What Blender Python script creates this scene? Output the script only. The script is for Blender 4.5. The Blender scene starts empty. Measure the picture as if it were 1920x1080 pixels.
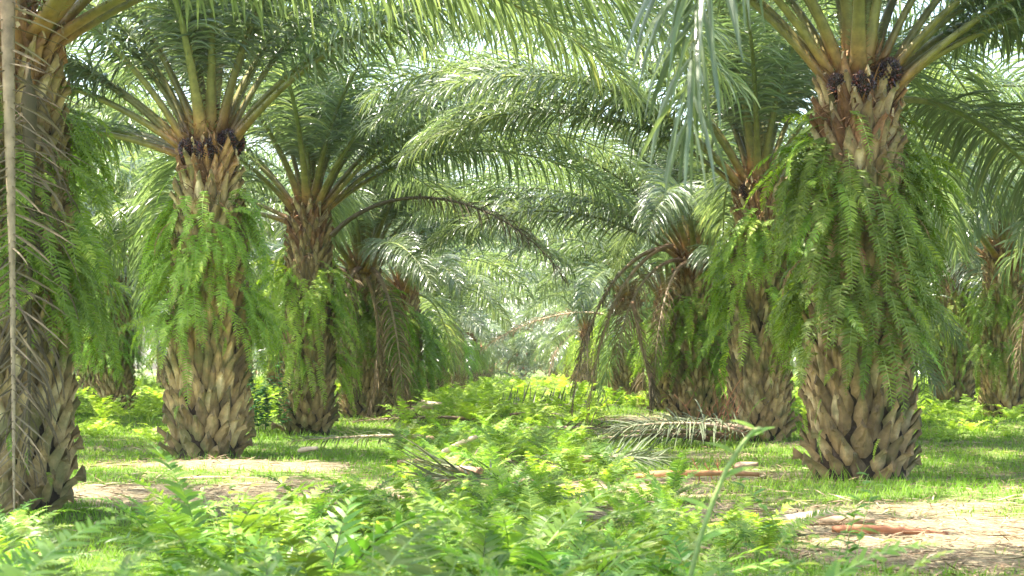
import bpy, math, random
import numpy as np
from mathutils import Matrix, Vector
R = math.radians
rng = np.random.default_rng(7)
random.seed(7)
S = bpy.context.scene
COL = S.collection

# ------------------------------------------------------------------ camera
F = 3286.0                      # focal length in photo pixels (1920 wide)
CH = 1.15
VX, HY = 985.0, 690.0
cd = bpy.data.cameras.new('camera'); cam = bpy.data.objects.new('camera', cd); COL.objects.link(cam)
cd.sensor_width = 36; cd.lens = F/1920*36; cd.clip_end = 2000; cd.clip_start = 0.05
cam.location = (0, 0, CH)
cam.rotation_euler = (R(90)+math.atan((HY-540)/F), 0, math.atan((VX-960)/F))
cd.dof.use_dof = True; cd.dof.focus_distance = 20; cd.dof.aperture_fstop = 5.6
S.camera = cam
CM = cam.rotation_euler.to_matrix()
def ray(px, py):
    return CM @ Vector(((px-960)/F, -(py-540)/F, -1))
def ground(px, py):
    d = ray(px, py); t = -CH/d.z
    return (d.x*t, d.y*t)
def at(px, py, Y):
    d = ray(px, py); t = Y/d.y
    return Vector((d.x*t, Y, CH+d.z*t))

# ------------------------------------------------------------------ objects, tags
def tag(o, label=None, cat=None, group=None, kind=None):
    if label: o['label'] = label
    if cat: o['category'] = cat
    if group: o['group'] = group
    if kind: o['kind'] = kind
    return o
def empty(name, loc, rz=0, label=None, cat=None, group=None):
    o = bpy.data.objects.new(name, None); COL.objects.link(o)
    o.empty_display_size = .2
    o.location = loc; o.rotation_euler = (0, 0, rz)
    return tag(o, label, cat, group)
def link(name, me, parent=None, loc=(0, 0, 0), rot=(0, 0, 0), sc=1.0):
    o = bpy.data.objects.new(name, me); COL.objects.link(o)
    o.location = loc; o.rotation_euler = rot
    o.scale = (sc, sc, sc) if isinstance(sc, (int, float)) else sc
    if parent: o.parent = parent
    return o

# ------------------------------------------------------------------ geometry
def nrm(a): return a/np.maximum(np.linalg.norm(a, axis=-1, keepdims=True), 1e-9)
class Geo:
    def __init__(s): s.v=[]; s.q=[]; s.t=[]; s.qm=[]; s.tm=[]; s.a=[]; s.b=[]; s.n=0
    def add(s, v, q=None, t=None, m=0, rnd=0.5, tt=0.0):
        v = np.asarray(v, float).reshape(-1, 3); k = len(v)
        s.v.append(v)
        s.a.append(np.broadcast_to(np.asarray(rnd, float), (k,)).copy())
        s.b.append(np.broadcast_to(np.asarray(tt, float), (k,)).copy())
        if q is not None and len(q):
            q = np.asarray(q, int)+s.n; s.q.append(q); s.qm.append(np.full(len(q), m))
        if t is not None and len(t):
            t = np.asarray(t, int)+s.n; s.t.append(t); s.tm.append(np.full(len(t), m))
        s.n += k
    def merge(s, g, M=None, rs=0.0):
        """add a copy of packed geo g, transformed"""
        V, Q, T, qm, tm, A, B = g
        if M is not None:
            M = np.array(M); V = V @ M[:3, :3].T + M[:3, 3]
        s.v.append(V); s.a.append((A*0.6+rs*0.4) if rs else A); s.b.append(B)
        if len(Q): s.q.append(Q+s.n); s.qm.append(qm)
        if len(T): s.t.append(T+s.n); s.tm.append(tm)
        s.n += len(V)
    def pack(s):
        z = lambda L, w: np.concatenate(L) if L else np.zeros((0, w), int)
        z1 = lambda L: np.concatenate(L) if L else np.zeros(0, int)
        return (np.concatenate(s.v), z(s.q, 4), z(s.t, 3), z1(s.qm), z1(s.tm), np.concatenate(s.a), np.concatenate(s.b))
    def mesh(s, name, mats, smooth=False):
        V, Q, T, qm, tm, A, B = s.pack()
        me = bpy.data.meshes.new(name)
        me.vertices.add(len(V)); me.vertices.foreach_set('co', V.astype(np.float32).ravel())
        nl = len(Q)*4+len(T)*3
        me.loops.add(nl)
        me.loops.foreach_set('vertex_index', np.concatenate([Q.ravel(), T.ravel()]).astype(np.int32))
        me.polygons.add(len(Q)+len(T))
        ls = np.concatenate([np.arange(len(Q))*4, len(Q)*4+np.arange(len(T))*3])
        me.polygons.foreach_set('loop_start', ls.astype(np.int32))
        me.polygons.foreach_set('material_index', np.concatenate([qm, tm]).astype(np.int32))
        me.polygons.foreach_set('use_smooth', np.full(len(Q)+len(T), smooth))
        for nm, arr in (('rnd', A), ('along', B)):
            at_ = me.attributes.new(nm, 'FLOAT', 'POINT'); at_.data.foreach_set('value', arr.astype(np.float32))
        me.update(calc_edges=True)
        for m in mats: me.materials.append(m)
        return me

def curve(L, e0, e1, n=30, p=1.0, side=0.0, roll=0.0, wob=0.0, s0=0.0):
    """arching centre line that starts at the origin towards +X; e in degrees"""
    s = np.linspace(0, 1, n)
    k = np.clip((s-s0)/(1-s0), 0, 1)
    e = np.radians(e0+(e1-e0)*k**p + wob*np.sin(s*7+wob))
    h = np.radians(side)*s**1.5
    T = np.stack([np.cos(e)*np.cos(h), np.cos(e)*np.sin(h), np.sin(e)], -1)
    P = np.concatenate([[[0, 0, 0]], np.cumsum((T[1:]+T[:-1])/2*L/(n-1), 0)])
    Sd = np.stack([-np.sin(h), np.cos(h), h*0], -1)
    N = np.cross(T, Sd)
    r = np.radians(roll)*s
    S2 = Sd*np.cos(r)[:, None]+N*np.sin(r)[:, None]
    N2 = np.cross(T, S2)
    return s, P, T, S2, N2
def samp(x, s, A): return np.stack([np.interp(x, s, A[:, i]) for i in range(3)], -1)

def strips(g, base, d, w, length, width, segs, grav, m=0, rnd=0.5, prof=None, along=None, curl=0.0, fold=0.0):
    M = len(base)
    length = np.broadcast_to(length, (M,)); width = np.broadcast_to(width, (M,)); grav = np.broadcast_to(grav, (M,))
    prof = prof or [0.55, 1, 0.95, 0.7, 0.12]
    pr = np.interp(np.linspace(0, 1, segs+1), np.linspace(0, 1, len(prof)), prof)
    p = base.copy(); d = nrm(d.copy()); rows = []
    nc = 3 if fold else 2
    for i in range(segs+1):
        ww = nrm(w-(w*d).sum(-1, keepdims=True)*d)
        hw = (width*pr[i]/2)[:, None]
        rows.append(p-ww*hw)
        if fold:
            up = np.cross(d, ww); rows.append(p+up*hw*fold)
        rows.append(p+ww*hw)
        if i < segs:
            p = p+d*(length/segs)[:, None]
            d = d.copy(); d[:, 2] -= grav*(1+curl*i); d = nrm(d)
    V = np.stack(rows, 1)                      # M, (segs+1)*nc, 3
    k = (segs+1)*nc
    q = np.array([[nc*i+c, nc*i+c+1, nc*i+nc+c+1, nc*i+nc+c] for i in range(segs) for c in range(nc-1)])
    Q = (np.arange(M)*k)[:, None, None]+q[None]
    rr = np.repeat(np.broadcast_to(rnd, (M,)), k)
    al = np.tile(np.repeat(np.linspace(0, 1, segs+1), nc), M)
    g.add(V.reshape(-1, 3), Q.reshape(-1, 4), m=m, rnd=rr, tt=al)

def tube(g, P, Rx, Rz, Sd, N, k=6, m=0, rnd=0.5, tt=None, keel=0.0, cap=True):
    """tube with elliptical section (Rx along Sd, Rz along N)"""
    n = len(P); a = np.linspace(0, 2*np.pi, k, endpoint=False)+np.pi/k
    ca, sa = np.cos(a), np.sin(a)
    Rx = np.broadcast_to(Rx, (n,)); Rz = np.broadcast_to(Rz, (n,))
    V = P[:, None]+Sd[:, None]*(ca[None]*Rx[:, None])[..., None]+N[:, None]*((sa*(1+keel*(sa < 0)))[None]*Rz[:, None])[..., None]
    q = []
    for i in range(n-1):
        for j in range(k):
            q.append([i*k+j, i*k+(j+1) % k, (i+1)*k+(j+1) % k, (i+1)*k+j])
    t = []
    if tt is None: tt = np.linspace(0, 1, n)
    V = V.reshape(-1, 3); T2 = np.repeat(tt, k)
    if cap:
        V = np.concatenate([V, P[-1:], P[:1]]); T2 = np.append(T2, [tt[-1], tt[0]])
        t = [[(n-1)*k+j, (n-1)*k+(j+1) % k, n*k] for j in range(k)]+[[(j+1) % k, j, n*k+1] for j in range(k)]
    g.add(V, q, t, m=m, rnd=rnd, tt=T2)

# ------------------------------------------------------------------ materials
def newmat(name):
    m = bpy.data.materials.new(name); m.use_nodes = True
    nt = m.node_tree; nt.nodes.clear()
    out = nt.nodes.new('ShaderNodeOutputMaterial')
    return m, nt, out
def ramp(nt, fac, stops):
    r = nt.nodes.new('ShaderNodeValToRGB'); el = r.color_ramp.elements
    while len(el) < len(stops): el.new(0.5)
    for e, (p, c) in zip(el, stops): e.position = p; e.color = (*c, 1)
    nt.links.new(fac, r.inputs[0]); return r.outputs[0]
def attr(nt, n):
    a = nt.nodes.new('ShaderNodeAttribute'); a.attribute_name = n; return a.outputs['Fac']
def noise(nt, scale, det=3, coord='Object', rough=.6):
    tc = nt.nodes.new('ShaderNodeTexCoord'); n = nt.nodes.new('ShaderNodeTexNoise')
    n.inputs['Scale'].default_value = scale; n.inputs['Detail'].default_value = det; n.inputs['Roughness'].default_value = rough
    nt.links.new(tc.outputs[coord], n.inputs['Vector']); return n.outputs['Fac']
def mix(nt, f, a, b, mode='MIX'):
    x = nt.nodes.new('ShaderNodeMix'); x.data_type = 'RGBA'; x.blend_type = mode
    if isinstance(f, (int, float)): x.inputs[0].default_value = f
    else: nt.links.new(f, x.inputs[0])
    for k, c in ((6, a), (7, b)):
        if isinstance(c, tuple): x.inputs[k].default_value = (*c, 1)
        else: nt.links.new(c, x.inputs[k])
    return x.outputs[2]
def hsv(nt, col, hr=.02, vr=.3):
    oi = nt.nodes.new('ShaderNodeObjectInfo')
    mr = nt.nodes.new('ShaderNodeMapRange'); mr.inputs[3].default_value = 1-vr; mr.inputs[4].default_value = 1+vr
    nt.links.new(oi.outputs['Random'], mr.inputs[0])
    mh = nt.nodes.new('ShaderNodeMapRange'); mh.inputs[3].default_value = .5-hr; mh.inputs[4].default_value = .5+hr
    mm = nt.nodes.new('ShaderNodeMath'); mm.operation = 'FRACT'
    m2 = nt.nodes.new('ShaderNodeMath'); m2.operation = 'MULTIPLY'; m2.inputs[1].default_value = 7.31
    nt.links.new(oi.outputs['Random'], m2.inputs[0]); nt.links.new(m2.outputs[0], mm.inputs[0]); nt.links.new(mm.outputs[0], mh.inputs[0])
    h = nt.nodes.new('ShaderNodeHueSaturation')
    nt.links.new(mh.outputs[0], h.inputs['Hue']); nt.links.new(mr.outputs[0], h.inputs['Value']); nt.links.new(col, h.inputs['Color'])
    return h.outputs[0]
def leafmat(name, stops, trans=.35, rough=.4, spec=.5, tcol=None, hr=.012, vr=.22, tip=None):
    m, nt, out = newmat(name)
    c = ramp(nt, attr(nt, 'rnd'), stops)
    if tip:
        tf = nt.nodes.new('ShaderNodeMapRange'); tf.inputs[1].default_value = tip[0]; tf.inputs[2].default_value = 1; nt.links.new(attr(nt, 'along'), tf.inputs[0])
        c = mix(nt, tf.outputs[0], c, tip[1])
    c = hsv(nt, c, hr, vr)
    p = nt.nodes.new('ShaderNodeBsdfPrincipled'); nt.links.new(c, p.inputs['Base Color'])
    p.inputs['Roughness'].default_value = rough; p.inputs['Specular IOR Level'].default_value = spec
    if trans <= 0:
        nt.links.new(p.outputs[0], out.inputs[0]); return m
    t = nt.nodes.new('ShaderNodeBsdfTranslucent')
    tc = mix(nt, 1.0, c, tcol or (1.5, 1.6, .7), 'MULTIPLY'); nt.links.new(tc, t.inputs[0])
    mx = nt.nodes.new('ShaderNodeMixShader'); mx.inputs[0].default_value = trans
    nt.links.new(p.outputs[0], mx.inputs[1]); nt.links.new(t.outputs[0], mx.inputs[2])
    nt.links.new(mx.outputs[0], out.inputs[0]); return m
def solid(name, stops, nscale=8, rough=.8, bump=.3, use='rnd', spec=.3, second=None, vr=.15, coord='Object'):
    m, nt, out = newmat(name)
    c = ramp(nt, attr(nt, use), stops)
    nz = noise(nt, nscale, 5, coord)
    c = mix(nt, .75, c, ramp(nt, nz, [(.3, (.45, .45, .45)), (.7, (1.45, 1.4, 1.35))]), 'MULTIPLY')
    if second:
        n2 = noise(nt, second[0], 4, coord)
        mr = nt.nodes.new('ShaderNodeMapRange'); mr.inputs[1].default_value = second[1]; mr.inputs[2].default_value = second[1]+.12
        mr.inputs[4].default_value = second[3] if len(second) > 3 else .8
        nt.links.new(n2, mr.inputs[0]); c = mix(nt, mr.outputs[0], c, second[2])
    c = hsv(nt, c, .004, vr)
    p = nt.nodes.new('ShaderNodeBsdfPrincipled'); nt.links.new(c, p.inputs['Base Color'])
    p.inputs['Roughness'].default_value = rough; p.inputs['Specular IOR Level'].default_value = spec
    b = nt.nodes.new('ShaderNodeBump'); b.inputs['Strength'].default_value = bump; b.inputs['Distance'].default_value = .02
    nt.links.new(noise(nt, nscale*5, 4, coord), b.inputs['Height']); nt.links.new(b.outputs[0], p.inputs['Normal'])
    nt.links.new(p.outputs[0], out.inputs[0]); return m

M_leaf = leafmat('palm_leaflet', [(0, (.09, .125, .07)), (.4, (.135, .18, .095)), (.8, (.19, .235, .11)), (1, (.34, .34, .14))], trans=.42, rough=.3, spec=1.0, tcol=(1.4, 1.52, .85))
M_fern = leafmat('fern_green', [(0, (.10, .18, .03)), (.5, (.23, .335, .045)), (.9, (.37, .45, .07)), (1, (.54, .52, .12))], trans=.42, rough=.5, spec=.35, hr=.018, vr=.36, tcol=(1.35, 1.5, .6))
M_fern2 = leafmat('broad_fern_green', [(0, (.07, .16, .03)), (.5, (.14, .26, .04)), (1, (.24, .35, .06))], trans=.4, rough=.42, spec=.5, hr=.015, vr=.25, tcol=(1.35, 1.5, .6))
M_gfern = leafmat('ground_fern_green', [(0, (.06, .14, .03)), (.5, (.15, .265, .045)), (.9, (.27, .37, .06)), (1, (.46, .46, .10))], trans=.4, rough=.45, spec=.4, hr=.018, vr=.45, tcol=(1.35, 1.5, .6))
M_vine = leafmat('vine_leaf', [(0, (.02, .09, .02)), (1, (.05, .17, .03))], trans=.25, rough=.4)
M_grass = leafmat('grass_blade', [(0, (.09, .2, .025)), (.6, (.16, .30, .035)), (1, (.30, .34, .08))], trans=.4, rough=.6, spec=.25, tcol=(1.3, 1.4, .6))
M_dead = leafmat('dry_leaflet', [(0, (.16, .11, .06)), (.5, (.30, .22, .13)), (1, (.46, .38, .25))], trans=.15, rough=.8, spec=.15, tcol=(1.1, 1, .8))
M_dead2 = leafmat('dark_dry_leaflet', [(0, (.07, .055, .035)), (.5, (.15, .12, .075)), (1, (.26, .21, .14))], trans=.12, rough=.8, spec=.15, tcol=(1.1, 1, .8))
M_grey = leafmat('grey_green_dry_leaflet', [(0, (.06, .08, .04)), (.5, (.13, .155, .085)), (1, (.30, .31, .2))], trans=.15, rough=.6, spec=.3, tcol=(1.1, 1.1, .8))
M_brownfern = leafmat('withered_fern', [(0, (.25, .12, .05)), (1, (.45, .28, .14))], trans=.25, rough=.8, spec=.1, tcol=(1.2, 1, .7))
M_rach = solid('petiole_skin', [(0, (.20, .10, .045)), (.04, (.32, .18, .06)), (.09, (.20, .175, .05)), (.3, (.13, .165, .05)), (1, (.30, .33, .12))], nscale=9, use='along', rough=.45, spec=.5, bump=.15)
M_rachd = solid('dry_petiole', [(0, (.22, .13, .08)), (.3, (.36, .27, .19)), (1, (.40, .31, .21))], nscale=9, use='along', rough=.75)
M_stump = solid('leaf_base', [(0, (.12, .09, .055)), (.3, (.29, .20, .095)), (.7, (.48, .345, .17)), (1, (.66, .53, .31))], nscale=7, rough=.85, bump=.7, second=(2.6, .50, (.12, .14, .05), .6))
M_cut = solid('cut_face', [(0, (.45, .33, .17)), (1, (.62, .48, .28))], nscale=20, rough=.8)
M_core = solid('trunk_fibre', [(0, (.03, .022, .014)), (1, (.07, .05, .03))], nscale=12, rough=.95, bump=1.0)
M_fib = solid('crown_fibre', [(0, (.10, .05, .025)), (.6, (.30, .155, .07)), (1, (.46, .28, .14))], nscale=15, rough=.9)
M_fruit = solid('oil_palm_fruit', [(0, (.015, .008, .01)), (.8, (.06, .02, .018)), (1, (.20, .05, .02))], nscale=10, rough=.35, spec=.6, bump=.1)
M_litter = solid('dry_litter', [(0, (.14, .09, .05)), (.5, (.30, .21, .13)), (1, (.50, .40, .27))], nscale=6, rough=.85)
M_pale = solid('pale_cut_petiole', [(0, (.48, .36, .24)), (1, (.62, .50, .36))], nscale=6, rough=.75)
M_orange = solid('orange_brown_petiole', [(0, (.36, .16, .07)), (1, (.50, .26, .13))], nscale=6, rough=.6)
M_twig = solid('red_twig', [(0, (.30, .12, .07)), (1, (.42, .2, .1))], nscale=8, rough=.7)
M_stem = solid('green_stem', [(0, (.16, .26, .06)), (1, (.35, .46, .14))], nscale=8, rough=.5, use='along')
M_darkstem = solid('dark_stem', [(0, (.05, .05, .025)), (1, (.10, .14, .04))], nscale=8, rough=.6, use='along')
M_white = solid('grey_white_husk', [(0, (.5, .48, .45)), (1, (.7, .68, .64))], nscale=14, rough=.7)
# ------------------------------------------------------------------ palm fronds
def frond_geo(L=6.5, e0=50, e1=-50, p=1.2, side=0, roll=0, seed=0, nl=105, segs=4, wid=.040, grav=.30,
              mat=0, rmat=1, ll=.95, pet=.17, dead=False, missing=0.0, split=False, thorns=True, tubek=6, fold=.35, rw=.088, sw=.5, a0=66, a1=26):
    rg = np.random.default_rng(seed)
    g = Geo(); gr = Geo() if split else g
    s, P, T, Sd, N = curve(L, e0, e1, 34, p, side, roll, wob=2.0)
    # petiole and rachis
    w = np.interp(s, [0, .03, .1, .2, .6, 1], [rw*1.6, rw*1.15, .07, .05, .022, .005])
    h = np.interp(s, [0, .03, .1, .2, .6, 1], [.055, .05, .042, .036, .018, .004])
    tube(gr, P, w, h, Sd, N, tubek, rmat, rnd=.5, tt=s)
    if thorns:
        n = 70; x = rg.uniform(.02, pet+.03, n); b = samp(x, s, P); sg = np.where(rg.random(n) < .5, -1, 1)[:, None]
        ss = samp(x, s, Sd)*sg; tt = samp(x, s, T); ww = np.interp(x, s, w)[:, None]
        strips(gr, b+ss*ww*.9, ss+tt*.5+rg.normal(0, .2, (n, 3)), tt, rg.uniform(.03, .09, n), .012, 1, 0, m=rmat, rnd=.4, prof=[1, .1])
    # leaflets
    for sg in (-1, 1):
        x = pet+(1-pet)*(np.arange(nl)+rg.uniform(-.35, .35, nl))/nl
        x = np.clip(x, pet-.01, .998)
        k = (x-pet)/(1-pet)
        keep = rg.random(nl) > missing
        x, k = x[keep], k[keep]; M = len(x)
        b = samp(x, s, P); t = samp(x, s, T); sd = samp(x, s, Sd)*sg; n = samp(x, s, N)
        ang = np.radians(a0-(a0-a1)*k**1.6+rg.normal(0, 6, M))
        tier = np.tile([.5, .1, -.2, .3, -.05], M//5+1)[:M]+rg.normal(0, .12, M)
        d = nrm(t*np.cos(ang)[:, None]+sd*np.sin(ang)[:, None]+n*tier[:, None])
        ln = ll*np.interp(k, [0, .06, .18, .5, .8, 1], [.35, .7, .95, 1, .75, .38])*rg.uniform(.86, 1.1, M)
        tw = rg.normal(0, sw, M)
        w0 = nrm(t-(t*d).sum(-1, keepdims=True)*d); w1 = np.cross(d, w0)
        ww = w0*np.cos(tw)[:, None]+w1*np.sin(tw)[:, None]
        wd = wid*np.interp(k, [0, .1, .6, 1], [.5, 1, .95, .6])*rg.uniform(.8, 1.15, M)
        gv = grav*rg.uniform(.6, 1.5, M)*4/segs
        if dead: gv = grav*rg.uniform(.3, 1.8, M)*4/segs; wd *= .6; ln *= rg.uniform(.5, 1.05, M)
        strips(g, b+n*.01, d, ww, ln, wd, segs, gv, m=mat, rnd=rg.beta(2, 2.6, M), fold=fold)
    return g, gr
SEG = {}
E0 = [86, 79, 72, 64, 56, 47, 38, 28, 17, 5]
E1 = [45, 15, -5, -20, -30, -38, -44, -50, -58, -66]
LEN = [4.2, 5.6, 6.3, 6.6, 6.7, 6.6, 6.5, 6.3, 6.0, 5.6]
NEARF, FARF = [], []
for c in range(10):
    row = []
    for v in range(2):
        sd_ = 100+c*7+v
        g, gr = frond_geo(LEN[c], E0[c], E1[c]+(-1)**v*4, 1.25, side=(-1)**v*(8+c), roll=(-1)**v*(12+3*c), seed=sd_, split=True,
                          nl=165, grav=.16 if c == 0 else .34)
        row.append((g.mesh('frond_leaflets_%d_%d' % (c, v), [M_leaf, M_rach]), gr.mesh('frond_petiole_%d_%d' % (c, v), [M_leaf, M_rach], True)))
    NEARF.append(row)
    if True:
        row = []
        for v in range(2):
            g, _ = frond_geo(LEN[c], E0[c], E1[c]+(-1)**v*5, 1.25, side=(-1)**v*12, roll=(-1)**v*(12+3*c), seed=300+c*3+v, nl=80, segs=3, wid=.062,
                             grav=.16 if c == 0 else .34, thorns=False, fold=0, tubek=4)
            row.append(g.mesh('far_frond_%d_%d' % (c, v), [M_leaf, M_rach]))
        FARF.append(row)
FARPACK = []
for c in (2, 4, 6, 8):
    g, _ = frond_geo(LEN[c], E0[c], E1[c], 1.2, side=10, roll=15, seed=500+c, nl=34, segs=2, wid=.15, thorns=False, fold=0, tubek=3)
    FARPACK.append(g.pack())
def dead_mesh(name, L, e0, e1, p, mat, seed, side=0, roll=0, ll=.8, missing=.15, grav=.5, nl=90, rm=None, **k):
    g, gr = frond_geo(L, e0, e1, p, side=side, roll=roll, seed=seed, nl=nl, dead=True, missing=missing, grav=grav, ll=ll, split=True, **k)
    return g.mesh(name+'_leaflets', [mat, rm or M_rachd]), gr.mesh(name+'_stalk', [mat, rm or M_rachd], True)
DEADF = [dead_mesh('dry_frond_a', 4.2, 5, -93, .45, M_dead, 1, roll=30), dead_mesh('dry_frond_b', 4.4, -10, -95, .4, M_dead2, 2, side=15),
         dead_mesh('dry_frond_c', 3.6, 15, -92, .5, M_dead, 3, roll=-50)]

# ------------------------------------------------------------------ trunks
def trunk_geo(H, rb, rt, seed, stz=1.0, bulge=0.0):
    rg = np.random.default_rng(seed); g = Geo()
    rad = lambda z: np.interp(z/H, [0, .08, .35, .7, .9, 1.06], [rb*.97, rb, rb*.98, rb*.45+rt*.55, rt*.95, rt*.72])
    # core
    n = 26; k = 20; zz = np.linspace(-.15, H*1.03, n)
    P = np.zeros((n, 3)); P[:, 2] = zz
    r = rad(zz)
    tube(g, P, r, r, np.tile([1., 0, 0], (n, 1)), np.tile([0, 1., 0], (n, 1)), k, 1, rnd=.4)
    # spiral of cut leaf bases
    dz = .0088/stz; ga = R(137.5); i = 0; z = .0
    a0 = rg.uniform(0, 6)
    while z < H*.985:
        f = z/H
        a = a0+i*ga+rg.normal(0, .035)
        zc = z+rg.normal(0, .012)
        r0 = float(rad(zc))
        L = np.interp(f, [0, .1, .4, .75, 1], [.30, .38, .44, .42, .42])*rg.uniform(.85, 1.15)
        W = np.interp(f, [0, .4, 1], [.100, .088, .095])*rg.uniform(.88, 1.12)
        outw = np.interp(f, [0, .06, .15, .6, 1], [.20, .13, .10, .08, .14])*rg.uniform(.6, 1.35)
        er = np.array([math.cos(a), math.sin(a), 0]); et = np.array([-math.sin(a), math.cos(a), 0]); ez = np.array([0, 0, 1.])
        m = 6; u = np.linspace(0, 1, m)
        lean = rg.normal(0, .10)
        Pc = (er[None]*(r0-.05+.05*u+outw*u**2.0)[:, None]+ez[None]*(zc+L*u*np.interp(f, [0, .08, 1], [.72, .95, 1]))[:, None]+et[None]*(lean*u*L)[:, None])
        Tn = nrm(np.gradient(Pc, axis=0)); Sd = nrm(et[None]-(Tn*et).sum(-1, keepdims=True)*Tn); Nn = np.cross(Sd, Tn)
        Nn = Nn*np.sign((Nn*er).sum(-1, keepdims=True))
        wp = np.interp(u, [0, .2, .45, .75, 1], [.8, 1.0, .88, .52, .20])*W
        tp = np.interp(u, [0, .25, .6, 1], [.05, .066, .05, .022])*rg.uniform(.8, 1.2)
        # section: keeled outwards (8 points)
        c = np.array([[-1, 0], [-.72, .42], [-.3, .85], [.05, 1.05], [.4, .8], [.75, .38], [1, 0], [0, -.45]])
        V = Pc[:, None]+Sd[:, None]*(c[None, :, 0]*wp[:, None])[..., None]+Nn[:, None]*(c[None, :, 1]*tp[:, None])[..., None]
        V = V+rg.normal(0, .0045, V.shape)
        # slanted cut
        V[-1] += ez*(c[:, 1:2]*-.05*rg.uniform(.2, 1.6))+ez*(c[:, 0:1]*rg.normal(0, .02))
        kk = 8
        mi = 3 if f > .83 and rg.random() < .55 else 0
        q = [[x*kk+y, x*kk+(y+1) % kk, (x+1)*kk+(y+1) % kk, (x+1)*kk+y] for x in range(m-1) for y in range(kk)]
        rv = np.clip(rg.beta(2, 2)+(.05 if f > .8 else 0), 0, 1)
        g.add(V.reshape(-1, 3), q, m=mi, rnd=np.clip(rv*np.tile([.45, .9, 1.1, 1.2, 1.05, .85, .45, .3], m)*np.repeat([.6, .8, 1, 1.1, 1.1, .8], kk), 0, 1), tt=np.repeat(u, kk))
        pale = f > .86 and rg.random() < .5
        cc = V[-1]; g.add(np.concatenate([cc, cc.mean(0, keepdims=True)-Tn[-1]*.012]), None, [[y, (y+1) % kk, kk] for y in range(kk)], m=2 if pale else 0, rnd=rv*(.8 if pale else .35))
        i += 1
        z += dz*(1 if f < .7 else 1.15)
    # ragged fibre near the crown and between the bases
    M = 1300
    zf = H*(1-rg.beta(.8, 3.0, M)*.55)+rg.uniform(-.1, .5, M); a = rg.uniform(0, 2*np.pi, M)
    er = np.stack([np.cos(a), np.sin(a), a*0], -1); et = np.stack([-np.sin(a), np.cos(a), a*0], -1)
    b = er*(rad(zf)*rg.uniform(.7, 1.12, M))[:, None]; b[:, 2] = zf
    d = er*rg.uniform(.1, .9, M)[:, None]+et*rg.normal(0, .5, M)[:, None]; d[:, 2] = rg.normal(.3, .6, M)
    strips(g, b, d, et, rg.uniform(.08, .34, M), rg.uniform(.006, .035, M), 3, rg.uniform(0, .6, M), m=3, rnd=rg.random(M), prof=[1, .8, .6, .1])
    # crown heart: fibrous collar from which petioles rise
    n = 8; zz = np.linspace(H*.93, H+.75, n); P = np.zeros((n, 3)); P[:, 2] = zz
    r = np.interp(np.linspace(0, 1, n), [0, .25, 1], [rt*.95, rt*.8, .10])
    tube(g, P, r, r, np.tile([1., 0, 0], (n, 1)), np.tile([0, 1., 0], (n, 1)), 14, 3, rnd=.3)
    return g
TM = [M_stump, M_core, M_cut, M_fib]
TR = []
for j, (H, rb, rt) in enumerate([(4.0, .485, .355), (3.85, .40, .29), (3.8, .43, .31), (3.7, .47, .34)]):
    TR.append((trunk_geo(H, rb, rt, 20+j, 1.0).mesh('trunk_%d' % j, TM, False), H, rt))

def fruit_geo(seed):
    rg = np.random.default_rng(seed); g = Geo()
    n = 230; i = np.arange(n)+.5; ph = np.arccos(1-2*i/n); th = np.pi*(1+5**.5)*i
    c = np.stack([np.cos(th)*np.sin(ph)*.15, np.sin(th)*np.sin(ph)*.17, np.cos(ph)*.21], -1)
    oc = np.array([[1, 0, 0], [0, 1, 0], [-1, 0, 0], [0, -1, 0], [0, 0, 1.5], [0, 0, -1]], float)
    T = np.array([[0, 1, 4], [1, 2, 4], [2, 3, 4], [3, 0, 4], [1, 0, 5], [2, 1, 5], [3, 2, 5], [0, 3, 5]])
    for k in range(n):
        d = nrm(c[k]+rg.normal(0, .03, 3)); a = nrm(np.cross(d, [0.3, .2, 1])); b = np.cross(d, a)
        sz = rg.uniform(.018, .027)
        V = c[k]*rg.uniform(.92, 1.06)+(oc[:, 0:1]*a+oc[:, 1:2]*b+oc[:, 2:3]*d)*sz
        g.add(V, None, T, rnd=rg.random())
        if rg.random() < .5:
            g.add(np.stack([V[4]-a*.004, V[4]+a*.004, V[4]+d*.05+rg.normal(0, .01, 3)]), None, [[0, 1, 2]], rnd=.3)
    V2 = []
    P = np.zeros((6, 3)); P[:, 2] = np.linspace(-.19, .19, 6); r = np.array([.05, .12, .14, .14, .12, .05])
    tube(g, P, r, r, np.tile([1., 0, 0], (6, 1)), np.tile([0, 1., 0], (6, 1)), 8, 0, rnd=.1)
    return g
FRUIT = [fruit_geo(k).mesh('fruit_bunch_%d' % k, [M_fruit], False) for k in range(2)]

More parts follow.
